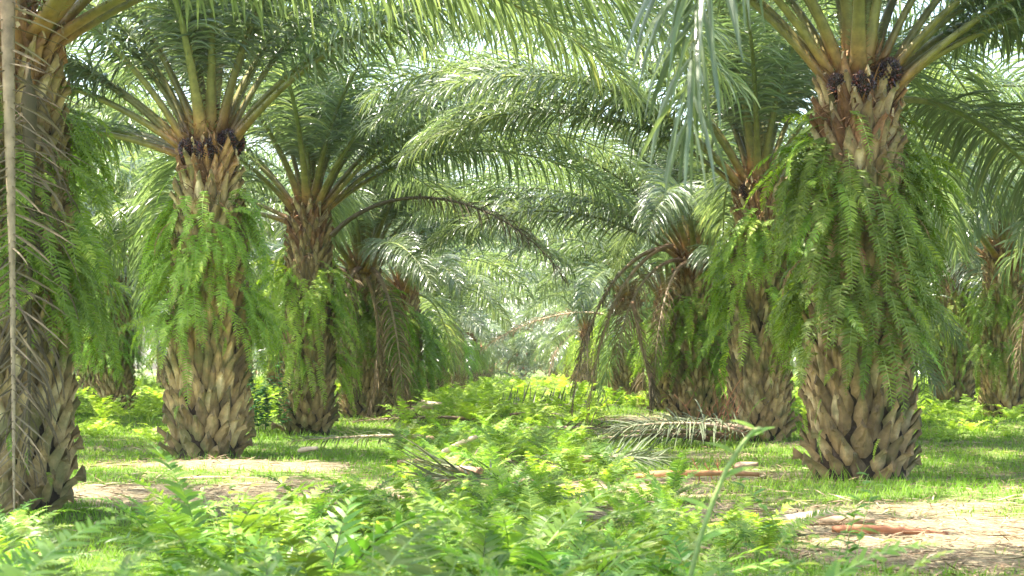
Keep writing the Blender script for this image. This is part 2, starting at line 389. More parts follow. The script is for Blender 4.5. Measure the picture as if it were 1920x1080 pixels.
ALLPALM = []
def palm(x, y, var, rot, label, group, nf=34, near=True, sc=1.0, fruits=0, dead=(), tilt=0.0, emin=0, emax=9.3, skip=(), hs=1.0, lsc=1.0, more=()):
    me, H, rt = TR[var]
    rg = np.random.default_rng(int(abs(x*131)+y*17))
    rt_ = empty('oil_palm', (x, y, 0), 0, label, 'palm tree', group)
    zsc = sc*hs
    tk = link('trunk', me, rt_, (0, 0, -.02), (0, 0, rot), (sc, sc, zsc))
    Hh = H*zsc
    for i in range(nf+len(more)):
        f = i/(nf-1)
        az = rot+i*R(137.5)+rg.normal(0, .12)
        if i >= nf: az = R(more[i-nf][0]); f = more[i-nf][1]/9.3
        if i < nf and any(abs((az-R(a)+math.pi) % (2*math.pi)-math.pi) < R(w) and f > fm for a, w, fm in skip): continue
        c = int(np.clip(emin+(emax-emin)*f**.9+rg.normal(0, .35), 0, 9)) if i < nf else more[i-nf][1]
        r = (.04+(rt-.0)*f**.8)*sc
        z = Hh+.42*sc*(1-f)**1.1-.10+rg.normal(0, .02)
        v = int(rg.integers(2)); s2 = sc*rg.uniform(.9, 1.06)*lsc
        roty = R(rg.normal(0, 3))
        loc = (r*math.cos(az), r*math.sin(az), z)
        if near:
            o = link('frond', NEARF[c][v][0], rt_, loc, (0, roty, az), s2)
            link('petiole', NEARF[c][v][1], o)
        else:
            link('frond', FARF[c][v], rt_, loc, (0, roty, az), s2)
    for k in range(fruits):
        az = R(-90)+R([-48, 52, 8, 95, -110][k % 5])+rg.normal(0, .1)
        r = rt*.97*sc
        o = link('fruit_bunch', FRUIT[k % 2], rt_, (r*math.cos(az), r*math.sin(az), Hh+.06+.12*(k % 2)), (R(rg.normal(0, 12)), R(25), az), sc*rg.uniform(.6, .85))
    for (az, var_, s_, z_) in dead:
        lm, sm = DEADF[var_]
        o = link('dry_frond', lm, rt_, (rt*.9*math.cos(R(az)), rt*.9*math.sin(R(az)), Hh+z_), (0, 0, R(az)), s_)
        link('stalk', sm, o)
    ALLPALM.append((x, y))
    return rt_, Hh, rt*sc

# ------------------------------------------------------------------ ferns
def fern_geo(L=1.2, e0=30, e1=-88, p=.6, seed=0, nl=34, pl=.12, pw=.022, grav=.25, segs=3, mat=0, rm=1, side=0, roll=0, tri=False, miss=.03, rib=.005, a0=82):
    rg = np.random.default_rng(seed); g = Geo()
    s, P, T, Sd, N = curve(L, e0, e1, 16, p, side, roll, wob=3)
    tube(g, P, np.linspace(rib, .001, 16), np.linspace(rib, .001, 16), Sd, N, 3, rm, tt=s)
    st = .08 if not tri else .16
    for sg in (-1, 1):
        k = (np.arange(nl)+rg.uniform(-.2, .2, nl)+(.25*sg))/nl; k = np.clip(k, 0, .995)
        k = k[rg.random(nl) > miss]; M = len(k); x = st+(1-st)*k
        b = samp(x, s, P); t = samp(x, s, T); sd = samp(x, s, Sd)*sg; n = samp(x, s, N)
        ang = np.radians(a0-30*k+rg.normal(0, 5, M))
        d = nrm(t*np.cos(ang)[:, None]+sd*np.sin(ang)[:, None]+n*rg.normal(.08, .12, M)[:, None])
        pf = [.45, .85, 1, .8, .12] if not tri else [.7, 1, .85, .5, .1]
        ln = pl*np.interp(k, np.linspace(0, 1, 5), pf)*rg.uniform(.85, 1.12, M)
        tw = rg.normal(0, .35, M); w0 = nrm(t-(t*d).sum(-1, keepdims=True)*d); w1 = np.cross(d, w0)
        ww = w0*np.cos(tw)[:, None]+w1*np.sin(tw)[:, None]
        strips(g, b, d, ww, ln, pw*np.interp(k, [0, .5, 1], [1, 1, .6]), segs, grav*rg.uniform(.4, 1.5, M), m=mat, rnd=np.clip(rg.beta(2, 2, M)*.6+rg.uniform(0, .45), 0, 1), prof=[.8, 1, .75, .15])
    return g
FM = [M_fern, M_stem]
hang = [fern_geo(L, e0, -88, p, 40+i, nl=int(L*33), pl=pl, pw=.024, side=sd_, roll=rl) for i, (L, e0, p, pl, sd_, rl) in enumerate(
    [(1.0, 25, .5, .115, 20, 50), (1.3, -15, .4, .125, -22, -60), (.8, 55, .8, .11, 35, 20), (1.1, -30, .45, .12, 0, 85), (.9, 30, .7, .10, -40, -30), (.6, 65, 1.0, .10, 25, 10), (1.5, 5, .4, .14, 30, 70)])]
HANG = [g.mesh('hanging_fern_frond_%d' % i, FM) for i, g in enumerate(hang)]
HBROWN = fern_geo(.9, 25, -85, .6, 77, pl=.09, pw=.012, grav=.5).mesh('withered_fern_frond', [M_brownfern, M_rachd])
hlow = [fern_geo(L, e0, -86, p, 60+i, nl=15, pl=.15, pw=.04, segs=2, side=sd_, rib=.006) for i, (L, e0, p, sd_) in enumerate([(1.1, 30, .5, 10), (1.4, 10, .4, -15), (.8, 50, .7, 20)])]
HLOW = [g.pack() for g in hlow]
def fern_skirt_low(Hh, rt, rb, n, seed, lo=.45, hi=.92):
    rg = np.random.default_rng(seed); g = Geo()
    for i in range(n):
        az = rg.uniform(0, 2*np.pi); f = lo+(hi-lo)*rg.beta(2, 1.5); r = np.interp(f, [0, 1], [rb, rt])
        M = Matrix.Translation((r*math.cos(az), r*math.sin(az), Hh*f)) @ Matrix.Rotation(az+rg.normal(0, .4), 4, 'Z') @ Matrix.Scale(rg.uniform(.6, 1.15), 4)
        g.merge(HLOW[int(rg.integers(3))], M, rs=rg.uniform(.1, 1))
    return g
SKIRT = [fern_skirt_low(3.7, .4, .5, 150, 800+k, lo=[.4, .25, .5][k]).mesh('fern_growth_%d' % k, FM) for k in range(3)]
def hanging_fern(x, y, Hh, rt, label, n=90, extra=120, lo=.4, hi=.9, seed=0, sc=1.0, azc=-90, spread=115, brown=0, rb=.55, sprigs=14):
    rg = np.random.default_rng(seed+900)
    e = empty('hanging_fern', (x, y, Hh*(lo+hi)/2), 0, label, 'fern', 'ferns hanging round the palm trunks')
    z0 = Hh*(lo+hi)/2
    ctr = [(R(azc)+R(spread)*(2*(q+rg.random())/15-1), hi-(hi-lo)*rg.uniform(0, 1)**1.3) for q in range(15)]
    def place(low=False):
        ca, cf = ctr[int(rg.integers(15))]
        az = ca+rg.normal(0, .22); f = min(cf+rg.normal(0, .035)-abs(rg.normal(0, .05)), .95)
        if low: f = rg.uniform(.08, lo+.05)
        r = np.interp(f, [0, .5, 1], [rb+.06, rb-.04, rt+.03])
        return az, f, r
    for i in range(n):
        low = i >= n-sprigs
        az, f, r = place(low)
        me = HANG[int(rg.integers(len(HANG)))]
        s_ = sc*rg.uniform(.7, 1.15)*(np.interp(f, [lo, hi], [.65, 1.0]) if not low else .35)
        if i < brown: me = HBROWN
        link('fern_frond', me, e, (r*math.cos(az), r*math.sin(az), Hh*f-z0), (R(rg.normal(0, 24)), R(rg.normal(-6, 20)), az+rg.normal(0, .55)), s_)
    if extra:
        g = Geo()
        for i in range(extra):
            az, f, r = place(); az = rg.uniform(0, 2*np.pi) if i % 3 == 0 else az
            M = Matrix.Translation((r*.95*math.cos(az), r*.95*math.sin(az), Hh*f-z0)) @ Matrix.Rotation(az+rg.normal(0, .5), 4, 'Z') @ Matrix.Scale(sc*rg.uniform(.5, .95), 4)
            g.merge(HLOWN[int(rg.integers(len(HLOWN)))], M, rs=rg.uniform(.1, .9))
        tag(link('inner_fern_fronds', g.mesh('inner_fern_fronds', FM), e), kind='stuff')
    return e
HLOWN = [fern_geo(L, e0, -86, p, 160+i, nl=24, pl=.12, pw=.028, segs=2, side=sd_, rib=.005).pack() for i, (L, e0, p, sd_) in enumerate([(1.1, 30, .5, 10), (1.3, 0, .4, -15), (.8, 50, .7, 20)])]

EXPO = 2.4; HAZE = .0003
# ------------------------------------------------------------------ the palms, on the 9 m triangular lattice of the plantation
XL, XR = -4.0, 3.6
NEARGRP = 'oil palms lining the avenue'
# right row
rows = {}
p = palm(at(1613, 886, 18.3).x, 18.3, 0, 1.0, 'stout oil palm on the right with knobbly tan trunk and the largest fern curtain', NEARGRP, nf=31, fruits=3, sc=1.0, emax=8.2, skip=[(-90, 62, .42), (180, 65, .5)], more=[(20, 6), (48, 8), (175, 5), (192, 4), (-8, 6), (72, 7), (15, 5), (-18, 5), (35, 6)])
hanging_fern(ALLPALM[-1][0], 18.3, p[1], p[2], 'largest bright green fern curtain draped round the stout right palm, one frond sunlit yellow', n=100, extra=340, lo=.48, hi=.90, seed=1, sc=1.02, brown=6, spread=150)
p = palm(at(1425, 825, 27.3).x, 27.3, 1, 2.2, 'oil palm second on the right, red twigs and grey frond pile at its foot', NEARGRP, nf=34, fruits=1, sc=.99, emax=8.4, skip=[(-90, 50, .5), (180, 60, .6)], more=[(180, 4), (166, 5), (195, 5), (20, 7), (170, 3)])
hanging_fern(ALLPALM[-1][0], 27.3, p[1], p[2], 'green fern curtain on the palm behind the grey frond pile at right', n=85, extra=220, lo=.42, hi=.92, seed=2, sc=1.0, brown=4, rb=.5, spread=160)
p = palm(at(1305, 775, 36).x, 36, 3, .4, 'oil palm third on the right with a drooping brown withered crown side', NEARGRP, nf=32, sc=.97, hs=.92, skip=[(180, 60, .6)], more=[(176, 5), (190, 6), (165, 5)], dead=[(205, 2, .85, .05), (235, 0, .75, 0)])
hanging_fern(ALLPALM[-1][0], 36, p[1], p[2], 'green ferns hanging on the third right palm beneath its brown dry fronds', n=60, extra=150, lo=.4, hi=.85, seed=3, rb=.55)
# left row
p = palm(at(14, 900, 13.8).x, 13.8, 3, .9, 'nearest oil palm at the left edge with dark trunk, half hidden by long dry frond', NEARGRP, nf=32, sc=.93, hs=1.07, emax=8.0, skip=[(0, 75, .5), (60, 40, .4), (-60, 40, .3)], more=[(5, 6), (-20, 5), (-42, 6), (25, 6), (12, 5)])
hanging_fern(ALLPALM[-1][0], 13.8, p[1], p[2], 'fern curtain on the dark palm at the left edge behind the long dry frond', n=98, extra=220, lo=.5, hi=.9, seed=4, azc=-50, sc=.85, brown=8)
p = palm(at(388, 862, 22.6).x, 22.6, 2, 2.9, 'oil palm on the left with orange based stalks and flared knobbly foot', NEARGRP, nf=31, fruits=4, sc=1.02, emax=7.8, skip=[(-90, 62, .45), (20, 75, .5)], more=[(165, 7), (0, 4), (-16, 5), (140, 7), (185, 6), (105, 8), (180, 5), (160, 4)])
hanging_fern(ALLPALM[-1][0], 22.6, p[1], p[2], 'bright green fern curtain on the left palm with the flared knobbly foot', n=98, extra=300, lo=.42, hi=.88, seed=5, sc=.88, brown=5, spread=170)
p = palm(at(578, 805, 31.6).x, 31.6, 1, 5.0, 'dark slender oil palm third on the left, vine leaves at its foot', NEARGRP, nf=36, sc=1.0, emax=8.5, skip=[(-90, 45, .5), (0, 60, .6)], more=[(0, 4), (14, 5), (-12, 5), (30, 4)])
hanging_fern(ALLPALM[-1][0], 31.6, p[1], p[2], 'dark green ferns on the slender left palm with the vine at its foot', n=80, extra=200, lo=.36, hi=.85, seed=6, rb=.48, sc=.95, spread=160)
p = palm(at(680, 780, 40.5).x, 40.5, 0, 3.7, 'oil palm fourth on the left, pale dry frond hanging down its avenue side', NEARGRP, nf=34, sc=.92, hs=.93, emax=7.5, skip=[(0, 50, .6)], more=[(6, 5), (-12, 4), (20, 6)], dead=[(-60, 0, 1.0, 0), (-100, 2, .9, 0)])
hanging_fern(ALLPALM[-1][0]+.1, 40.5, p[1], p[2], 'bright fern growth on the palm with the pale hanging dry frond', n=60, extra=170, lo=.35, hi=.85, seed=7, rb=.6, azc=-60, sc=1.1)
p = palm(at(745, 770, 47).x, 49.5, 3, .7, 'fifth oil palm of the left row, its trunk sheathed in light green fern', NEARGRP, nf=32, near=False, sc=.96, hs=.93, skip=[(0, 50, .6)])
hanging_fern(ALLPALM[-1][0], 49.5, p[1], p[2], 'light green fern mass swelling round the fifth palm of the left row', n=60, extra=220, lo=.35, hi=.9, seed=8, rb=.7, sc=1.25)
# second row out, right
p = palm(at(1895, 760, 40).x, 40.5, 0, 1.9, 'oil palm at the right edge behind low ferns, its trunk cut by the frame', NEARGRP, nf=32, sc=.93, fruits=2, emax=8)
hanging_fern(ALLPALM[-1][0], 40.5, p[1], p[2], 'fern curtain on the palm standing at the right edge of the picture', n=60, extra=150, lo=.4, hi=.86, seed=9, rb=.5)
p = palm(at(1750, 760, 49.5).x, 47, 2, .1, 'oil palm just right of and behind the stout right palm, diamond patterned trunk foot', NEARGRP, nf=32, near=False, sc=.98)
hanging_fern(ALLPALM[-1][0], 47, p[1], p[2], 'dark green fern curtain on the palm showing just behind the stout right palm', n=60, extra=150, lo=.35, hi=.9, seed=10, rb=.5)
# second row out, left
p = palm(at(262, 760, 50).x, 47, 1, 2.5, 'oil palm seen between the edge palm and flared left palm, crown of dark stalks', NEARGRP, nf=30, near=False, sc=1.0, emax=8)
hanging_fern(ALLPALM[-1][0], 47, p[1], p[2], 'dark green fern curtain on the palm behind and left of the flared left palm', n=60, extra=150, lo=.35, hi=.88, seed=11, rb=.48)
p = palm(at(128, 765, 45).x, 42, 3, 4.1, 'oil palm close behind the left edge palm, its trunk hung with ferns', NEARGRP, nf=30, near=False, sc=.98)
hanging_fern(ALLPALM[-1][0], 42, p[1], p[2], 'ferns on the palm close behind the left edge palm', n=60, extra=120, lo=.3, hi=.9, seed=12, rb=.5)
# palm outside the frame at the right whose fronds hang into the top
p = palm(XR+.1, 9.4, 2, .3, 'nearest right palm, trunk out of frame, its dark frond hanging in at top', NEARGRP, nf=20, sc=1.02, emin=.5, emax=5.5, lsc=.95, skip=[(180, 80, .35)], more=[(180, 6), (196, 6), (163, 6), (150, 5)])
g, gr = frond_geo(5.0, 45, -96, .95, side=0, roll=15, seed=77, split=True, nl=95, grav=.4)
o = link('frond', g.mesh('low_frond_leaflets', [M_leaf, M_rach]), p[0], (-.25, -.1, p[1]+.05), (0, 0, R(-143)))
link('petiole', gr.mesh('low_frond_petiole', [M_leaf, M_rach], True), o)
# palm beside the camera, on the same lattice: added unseen to shade the foreground
p = palm(XL-.2, 5.2, 0, 2.3, 'unseen oil palm left of the frame, added to shade the foreground', NEARGRP, nf=17, sc=1.0, emin=1, emax=6.5, lsc=1.0)

FAR = [('far oil palm of the left row where the avenue narrows', 'far palms of the left row'), ('far oil palm of the right row where the avenue narrows', 'far palms of the right row'),
       ('distant oil palm among the trees left of the avenue', 'distant palms left of the avenue'), ('distant oil palm among the trees right of the avenue', 'distant palms right of the avenue')]
k = 0
for j in range(-6, 7):
    # rows at XL-7.7*n, XR+7.7*n
    x0 = XL+7.65*(j+1) if j < 0 else XR+7.65*(j-1)
    if j == 0: continue
    off = 13.5 if j in (-1, -3, -5, 2, 4, 6) else 18.0
    for n in range(0, 22):
        y = off+9*n
        x = x0+rng.normal(0, .25); yy = y+rng.normal(0, .5)
        if abs(x-0.1) > .292*y+5.2 or y < 20: continue
        if j == -1 and y < 57: continue
        if j == 1 and y < 42: continue
        if j == 2 and 33 < y < 55: continue
        if j == -2 and 37 < y < 60: continue
        if abs(j) >= 2 and y > 120: continue
        if abs(j) == 1 and y > 190: continue
        gi = 0 if j == -1 else 1 if j == 1 else 2 if j < 0 else 3
        lb_, gp_ = FAR[gi]
        if y < 40: lb_, gp_ = (('oil palm standing outside the left frame edge, its fronds reaching into view', 'palms outside the left frame edge') if j < 0 else ('oil palm standing outside the right frame edge, its fronds reaching into view', 'palms outside the right frame edge'))
        v = int(rng.integers(4))
        nf = 36 if y < 90 else 26
        pr, Hh, rt = palm(x, yy, v, rng.uniform(0, 6), lb_, gp_, nf=nf, near=False, sc=rng.uniform(.9, 1.05), hs=rng.uniform(.8, 1.02) if abs(j) == 1 else rng.uniform(.9, 1.3), skip=[(0, 55, .6)] if j == -1 else [(180, 55, .6)] if j == 1 else [],
                      dead=[(rng.uniform(0, 360), int(rng.integers(3)), rng.uniform(.7, 1), 0) for _ in range(int(rng.integers(0, 4)))] if y < 110 else ())
        link('fern_growth', SKIRT[k % 3], pr, (0, 0, 0), (0, 0, rng.uniform(0, 6)), (1, 1, Hh/3.75)); k += 1

# far wood that closes the view: one mass of crowns nobody could count
g = Geo()
for i in range(1100):
    y = rng.uniform(125, 235); x = rng.uniform(-1, 1)*(.3*y+12)
    if abs(x) < 3 and y < 150: continue
    if i % 4 == 0: x = rng.uniform(-4, 4); y = rng.uniform(150, 235)
    M = Matrix.Translation((x, y, rng.uniform(.2, 7.5))) @ Matrix.Rotation(rng.uniform(0, 6.28), 4, 'Z') @ Matrix.Scale(rng.uniform(.8, 1.3), 4)
    g.merge(FARPACK[int(rng.integers(4))], M, rs=rng.uniform(.1, .9))
o = link('distant_palm_wood', g.mesh('distant_palm_wood', [M_leaf, M_rach]))
tag(o, 'distant mass of palm crowns closing the view behind the plantation', 'wood', kind='stuff')

# ------------------------------------------------------------------ ground
def vnoise(x, y, sc, seed):
    rg = np.random.default_rng(seed); G = rg.random((64, 64))
    x = np.asarray(x)*sc; y = np.asarray(y)*sc
    xi = np.floor(x).astype(int); yi = np.floor(y).astype(int); fx = x-xi; fy = y-yi
    fx = fx*fx*(3-2*fx); fy = fy*fy*(3-2*fy)
    g_ = lambda a, b: G[a % 64, b % 64]
    return (g_(xi, yi)*(1-fx)+g_(xi+1, yi)*fx)*(1-fy)+(g_(xi, yi+1)*(1-fx)+g_(xi+1, yi+1)*fx)*fy
SPOTS = []
for (px, py, rx, ry, a) in [(390, 872, 1.6, 1.7, 1.1), (300, 935, 1.7, 1.1, 1.0), (520, 930, 1.2, 1.1, .9), (560, 880, .9, .9, .8), (1620, 900, 1.5, 1.2, .95), (1880, 1000, 1.3, 1.2, 1.6), (1760, 1050, .7, .6, .9),
                            (1240, 905, 1.0, 1.6, .9), (1400, 880, .7, .8, .7), (1230, 790, 1.0, 3.0, .8), (1430, 835, .8, 1, .6), (1830, 745, 2.5, 6, .8), (650, 960, .9, .7, .9), (1200, 960, 1.0, .9, .9), (1480, 985, .5, .3, .5)]:
    gx, gy = ground(px, py); SPOTS.append((gx, gy, rx, ry, a))
def dirt(x, y):
    d = vnoise(x, y, .35, 1)*.55+vnoise(x, y, 1.3, 2)*.35+vnoise(x, y, 4.5, 3)*.25-.30
    for (gx, gy, rx, ry, a) in SPOTS:
        d = d+a*.5*np.exp(-((x-gx)/rx)**2-((y-gy)/ry)**2)
    return d
def hgt(x, y):
    return (vnoise(x, y, .25, 5)-.5)*.12+(vnoise(x, y, 1.1, 6)-.5)*.05+(vnoise(x, y, 5, 7)-.5)*.02
xs = np.concatenate([[-1500, -400, -120, -60, -35], np.linspace(-16, 16, 230), [35, 60, 120, 400, 1500]])
ys = np.concatenate([[-600, -100, -20, 0], np.linspace(3, 60, 400), [75, 100, 140, 200, 300, 600, 1600]])
X, Y = np.meshgrid(xs, ys); nx, ny = len(xs), len(ys)
inn = (np.abs(X) < 17) & (Y > 2) & (Y < 61)
Z = np.where(inn, hgt(X, Y), 0)
V = np.stack([X, Y, Z], -1).reshape(-1, 3)
ii = np.arange(ny-1)[:, None]*nx+np.arange(nx-1)[None]
Q = np.stack([ii, ii+1, ii+nx+1, ii+nx], -1).reshape(-1, 4)
g = Geo(); g.add(V, Q, rnd=np.clip(dirt(X, Y), 0, 1).ravel())
m, nt, out = newmat('plantation_soil')
fac = attr(nt, 'rnd'); nz = noise(nt, 9, 6); n2 = noise(nt, 40, 4)
add = nt.nodes.new('ShaderNodeMath'); add.operation = 'ADD'; nt.links.new(fac, add.inputs[0])
sc_ = nt.nodes.new('ShaderNodeMath'); sc_.operation = 'MULTIPLY_ADD'; sc_.inputs[1].default_value = .6; sc_.inputs[2].default_value = -.3
nt.links.new(nz, sc_.inputs[0]); nt.links.new(sc_.outputs[0], add.inputs[1])
grs = ramp(nt, n2, [(.3, (.07, .11, .025)), (.7, (.14, .19, .05))])
drt = ramp(nt, n2, [(.25, (.075, .06, .034)), (.42, (.19, .155, .09)), (.58, (.31, .26, .16)), (.8, (.52, .45, .30))])
mr = nt.nodes.new('ShaderNodeMapRange'); mr.inputs[1].default_value = .44; mr.inputs[2].default_value = .68; nt.links.new(add.outputs[0], mr.inputs[0])
c = mix(nt, mr.outputs[0], grs, drt)
pb = nt.nodes.new('ShaderNodeBsdfPrincipled'); nt.links.new(c, pb.inputs['Base Color']); pb.inputs['Roughness'].default_value = .95; pb.inputs['Specular IOR Level'].default_value = .1
bp = nt.nodes.new('ShaderNodeBump'); bp.inputs['Distance'].default_value = .03; bp.inputs['Strength'].default_value = .8; nt.links.new(n2, bp.inputs['Height']); nt.links.new(bp.outputs[0], pb.inputs['Normal'])
nt.links.new(pb.outputs[0], out.inputs[0])
tag(link('ground', g.mesh('ground', [m], True)), kind='structure')

# fern strip along the middle of the avenue
def strip(x, y):   # density of undergrowth
    xc = np.interp(y, [0, 12, 20, 30, 45, 200], [-.2, -.2, -.3, -.5, -.3, 0])
    hw = np.interp(y, [0, 8, 10, 14, 20, 27, 40, 60, 200], [9, 5, 2.6, 1.4, 1.25, 1.3, 1.9, 2.6, 3])
    return np.abs(x-xc)/hw
# grass
def scatter(n, ymin, ymax, pw=1.0, mg=1.02):
    u = rng.random(n); y = ymin*(ymax/ymin)**(u**pw); x = rng.uniform(-1, 1, n)*(.30*mg*y+1)+y*-.0076
    return x, y
N = 190000
x, y = scatter(N, 7, 75)
dd = dirt(x, y)+rng.normal(0, .10, N)
keep = dd < np.interp(y, [7, 60], [.50, .55]); x, y = x[keep], y[keep]; N = len(x)
a = rng.uniform(0, 2*np.pi, N); b = np.stack([x, y, hgt(x, y)-.005], -1)
d = np.stack([np.cos(a)*.55, np.sin(a)*.55, rng.uniform(.5, 1.3, N)], -1)
w = np.stack([-np.sin(a), np.cos(a), a*0], -1)
sz = np.interp(y, [7, 20, 75], [.055, .07, .15])*rng.uniform(.5, 1.5, N)*(.6+.8*vnoise(x, y, .9, 12))
for (tx, ty) in [q_ for q_ in ALLPALM if q_[1] < 45]:
    rr_ = np.hypot(x-tx, y-ty); sz = sz*np.where((rr_ > .5) & (rr_ < .85), 1.9, 1.0)
g = Geo(); strips(g, b, d, w, sz, np.interp(y, [7, 20, 75], [.006, .011, .035]), 2, .35, rnd=np.clip(rng.beta(2, 2.5, N)*.6+.55*vnoise(x, y, .5, 9), 0, 1), prof=[1, .75, .1])
tag(link('short_grass', g.mesh('short_grass', [M_grass])), 'short bright green grass between the palms', 'grass', kind='stuff')
# litter
N = 45000
x, y = scatter(N, 8, 60); dd = dirt(x, y)+rng.normal(0, .12, N); keep = dd > .30; x, y = x[keep], y[keep]; N = len(x)
a = rng.uniform(0, 2*np.pi, N); b = np.stack([x, y, hgt(x, y)+rng.uniform(.004, .03, N)], -1)
d = np.stack([np.cos(a), np.sin(a), rng.normal(.06, .12, N)], -1); w = np.stack([-np.sin(a), np.cos(a), rng.normal(0, .4, N)], -1)
g = Geo(); strips(g, b, d, w, rng.uniform(.03, .25, N), rng.uniform(.004, .016, N), 3, rng.uniform(0, .08, N), rnd=rng.beta(1.2, 2, N), prof=[.6, 1, .8, .2])
tag(link('leaf_litter', g.mesh('leaf_litter', [M_litter])), 'dry brown leaf litter on the bare soil patches', 'litter', kind='stuff')

# ground ferns: frond kinds
GF = [fern_geo(L, e0, e1, 1.1, 200+i, nl=n, pl=pl, pw=pw, grav=.12, segs=3, side=sd_, roll=rl, tri=True, rib=.006, a0=78) for i, (L, e0, e1, n, pl, pw, sd_, rl) in enumerate(
    [(.75, 78, 5, 32, .12, .017, 10, 10), (.85, 68, -15, 36, .13, .018, -12, -15), (.65, 55, -25, 30, .10, .016, 18, 20), (.95, 74, -5, 38, .14, .019, -8, 12)])]
GFM = [q.mesh('ground_fern_frond_%d' % i, [M_gfern, M_stem]) for i, q in enumerate(GF)]
BF = [fern_geo(L, e0, e1, 1.0, 220+i, nl=n, pl=pl, pw=pw, grav=.14, segs=3, side=sd_, tri=False, rib=.007, a0=62) for i, (L, e0, e1, n, pl, pw, sd_) in enumerate(
    [(.75, 80, 10, 15, .15, .03, 10), (.85, 65, -20, 16, .17, .032, -14), (.6, 50, -20, 14, .13, .028, 10)])]
BFM = [q.mesh('broad_fern_frond_%d' % i, [M_fern2, M_darkstem]) for i, q in enumerate(BF)]
gl = [fern_geo(L, e0, e1, 1.1, 240+i, nl=13, pl=.15, pw=.045, grav=.14, segs=2, side=sd_, tri=True, rib=.005).pack() for i, (L, e0, e1, sd_) in enumerate([(.7, 75, 0, 10), (.8, 60, -20, -10), (.55, 45, -25, 15)])]
def plant(x, y, n, sc, kind, label, group, name='ground_fern', lean=0, seed=None, cat='fern'):
    rg = np.random.default_rng(seed if seed is not None else int(abs(x)*977+y*313))
    e = empty(name, (x, y, float(hgt(np.array(x), np.array(y)))-.01), rg.uniform(0, 6), label, cat, group)
    L_ = GFM if kind == 0 else BFM
    for i in range(n):
        az = i*R(137.5)+rg.normal(0, .25); r = rg.uniform(.0, .05)
        link('fern_frond', L_[int(rg.integers(len(L_)))], e, (r*math.cos(az), r*math.sin(az), rg.uniform(0, .04)), (R(rg.normal(0, 8)), R(rg.normal(0, 10)), az), sc*rg.uniform(.75, 1.15))
    return e
LB = {0: ('light green feathery fern in the out of focus foreground thicket', 'foreground feathery ferns'),
      1: ('broad leaved fern with dark stems in the out of focus foreground thicket', 'foreground broad leaved ferns'),
      2: ('feathery fern growing in the strip along the middle of the avenue', 'ferns of the middle strip')}
placed = 0
tries = 0
pts = []
while placed < 72 and tries < 6000:
    tries += 1
    y = rng.uniform(3.5, 11.5); x = rng.uniform(-1, 1)*(.3*y+.3)
    # keep the bare patches open: right corner and left path
    pxp = VX+x/y*F
    top = 985 if pxp < 420 else 930 if pxp < 700 else 915 if pxp < 1250 else 950 if pxp < 1400 else 1005 if pxp < 1700 else 1085
    if pxp < 110: top = 900
    sc = rng.uniform(.6, 1.1)
    hh = .76*sc
    ytop = HY+(CH-hh)/y*F
    if ytop < top+rng.normal(8, 12): continue
    if ytop > 1110: continue
    if any((x-a_)**2+(y-b_)**2 < .32**2 for a_, b_ in pts): continue
    pts.append((x, y)); kd = 1 if rng.random() < .2 else 0
    plant(x, y, int(rng.integers(9, 14)), sc, kd, *LB[kd], seed=tries); placed += 1
placed = 0; tries = 0
while placed < 85 and tries < 4000:
    tries += 1
    y = 10.5*(30/10.5)**rng.random(); x = rng.uniform(-2.6, 2.2)
    if strip(x, y) > 1.0+rng.normal(0, .12): continue
    if dirt(np.array(x), np.array(y)) > .52: continue
    if any((x-a_)**2+(y-b_)**2 < .25**2 for a_, b_ in pts): continue
    pts.append((x, y))
    plant(x, y, int(rng.integers(7, 11)), rng.uniform(.38, .78), 0, *LB[2], seed=tries+7000); placed += 1
# undergrowth mass
g = Geo(); n = 0
while n < 1500:
    y = 12*(150/12)**rng.random(); x = rng.uniform(-1, 1)*(.3*y+2)
    s_ = strip(x, y)
    ok = s_ < 1.05+rng.normal(0, .12)
    side = abs(x) > 5.3 and y > 27 and vnoise(x, y, .25, 31) > .28
    rowf = y > 45
    if not (ok or side or rowf): continue
    if y < 30 and dirt(np.array(x), np.array(y)) > .5: continue
    if any((x-a_)**2+(y-b_)**2 < .6**2 for a_, b_ in ALLPALM): continue
    sc = rng.uniform(.6, 1.15)*(1.0 if y > 34 else .5)*np.interp(y, [20, 60, 150], [1, 1.15, 1.5]); rz = rng.uniform(0, 6); tone = rng.uniform(.05, 1)
    z = float(hgt(np.array(x), np.array(y))) if y < 60 else 0
    for i in range(int(rng.integers(6, 10))):
        M = Matrix.Translation((x, y, z)) @ Matrix.Rotation(rz+i*2.4+rng.normal(0, .3), 4, 'Z') @ Matrix.Rotation(rng.normal(0, .15), 4, 'Y') @ Matrix.Scale(sc*rng.uniform(.7, 1.2), 4)
        g.merge(gl[int(rng.integers(3))], M, rs=tone)
    n += 1
tag(link('fern_undergrowth', g.mesh('fern_undergrowth', FM)), 'low tangle of light green ferns covering the middle strip and the ground beyond the rows', 'undergrowth', kind='stuff')

# ------------------------------------------------------------------ single things
def frond_thing(name, meshes, loc, rot, sc, label, cat, group=None):
    e = empty(name, loc, 0, label, cat, group); e.rotation_euler = rot
    o = link('leaflets', meshes[0], e, (0, 0, 0), (0, 0, 0), sc); link('stalk', meshes[1], e, (0, 0, 0), (0, 0, 0), sc)
    return e
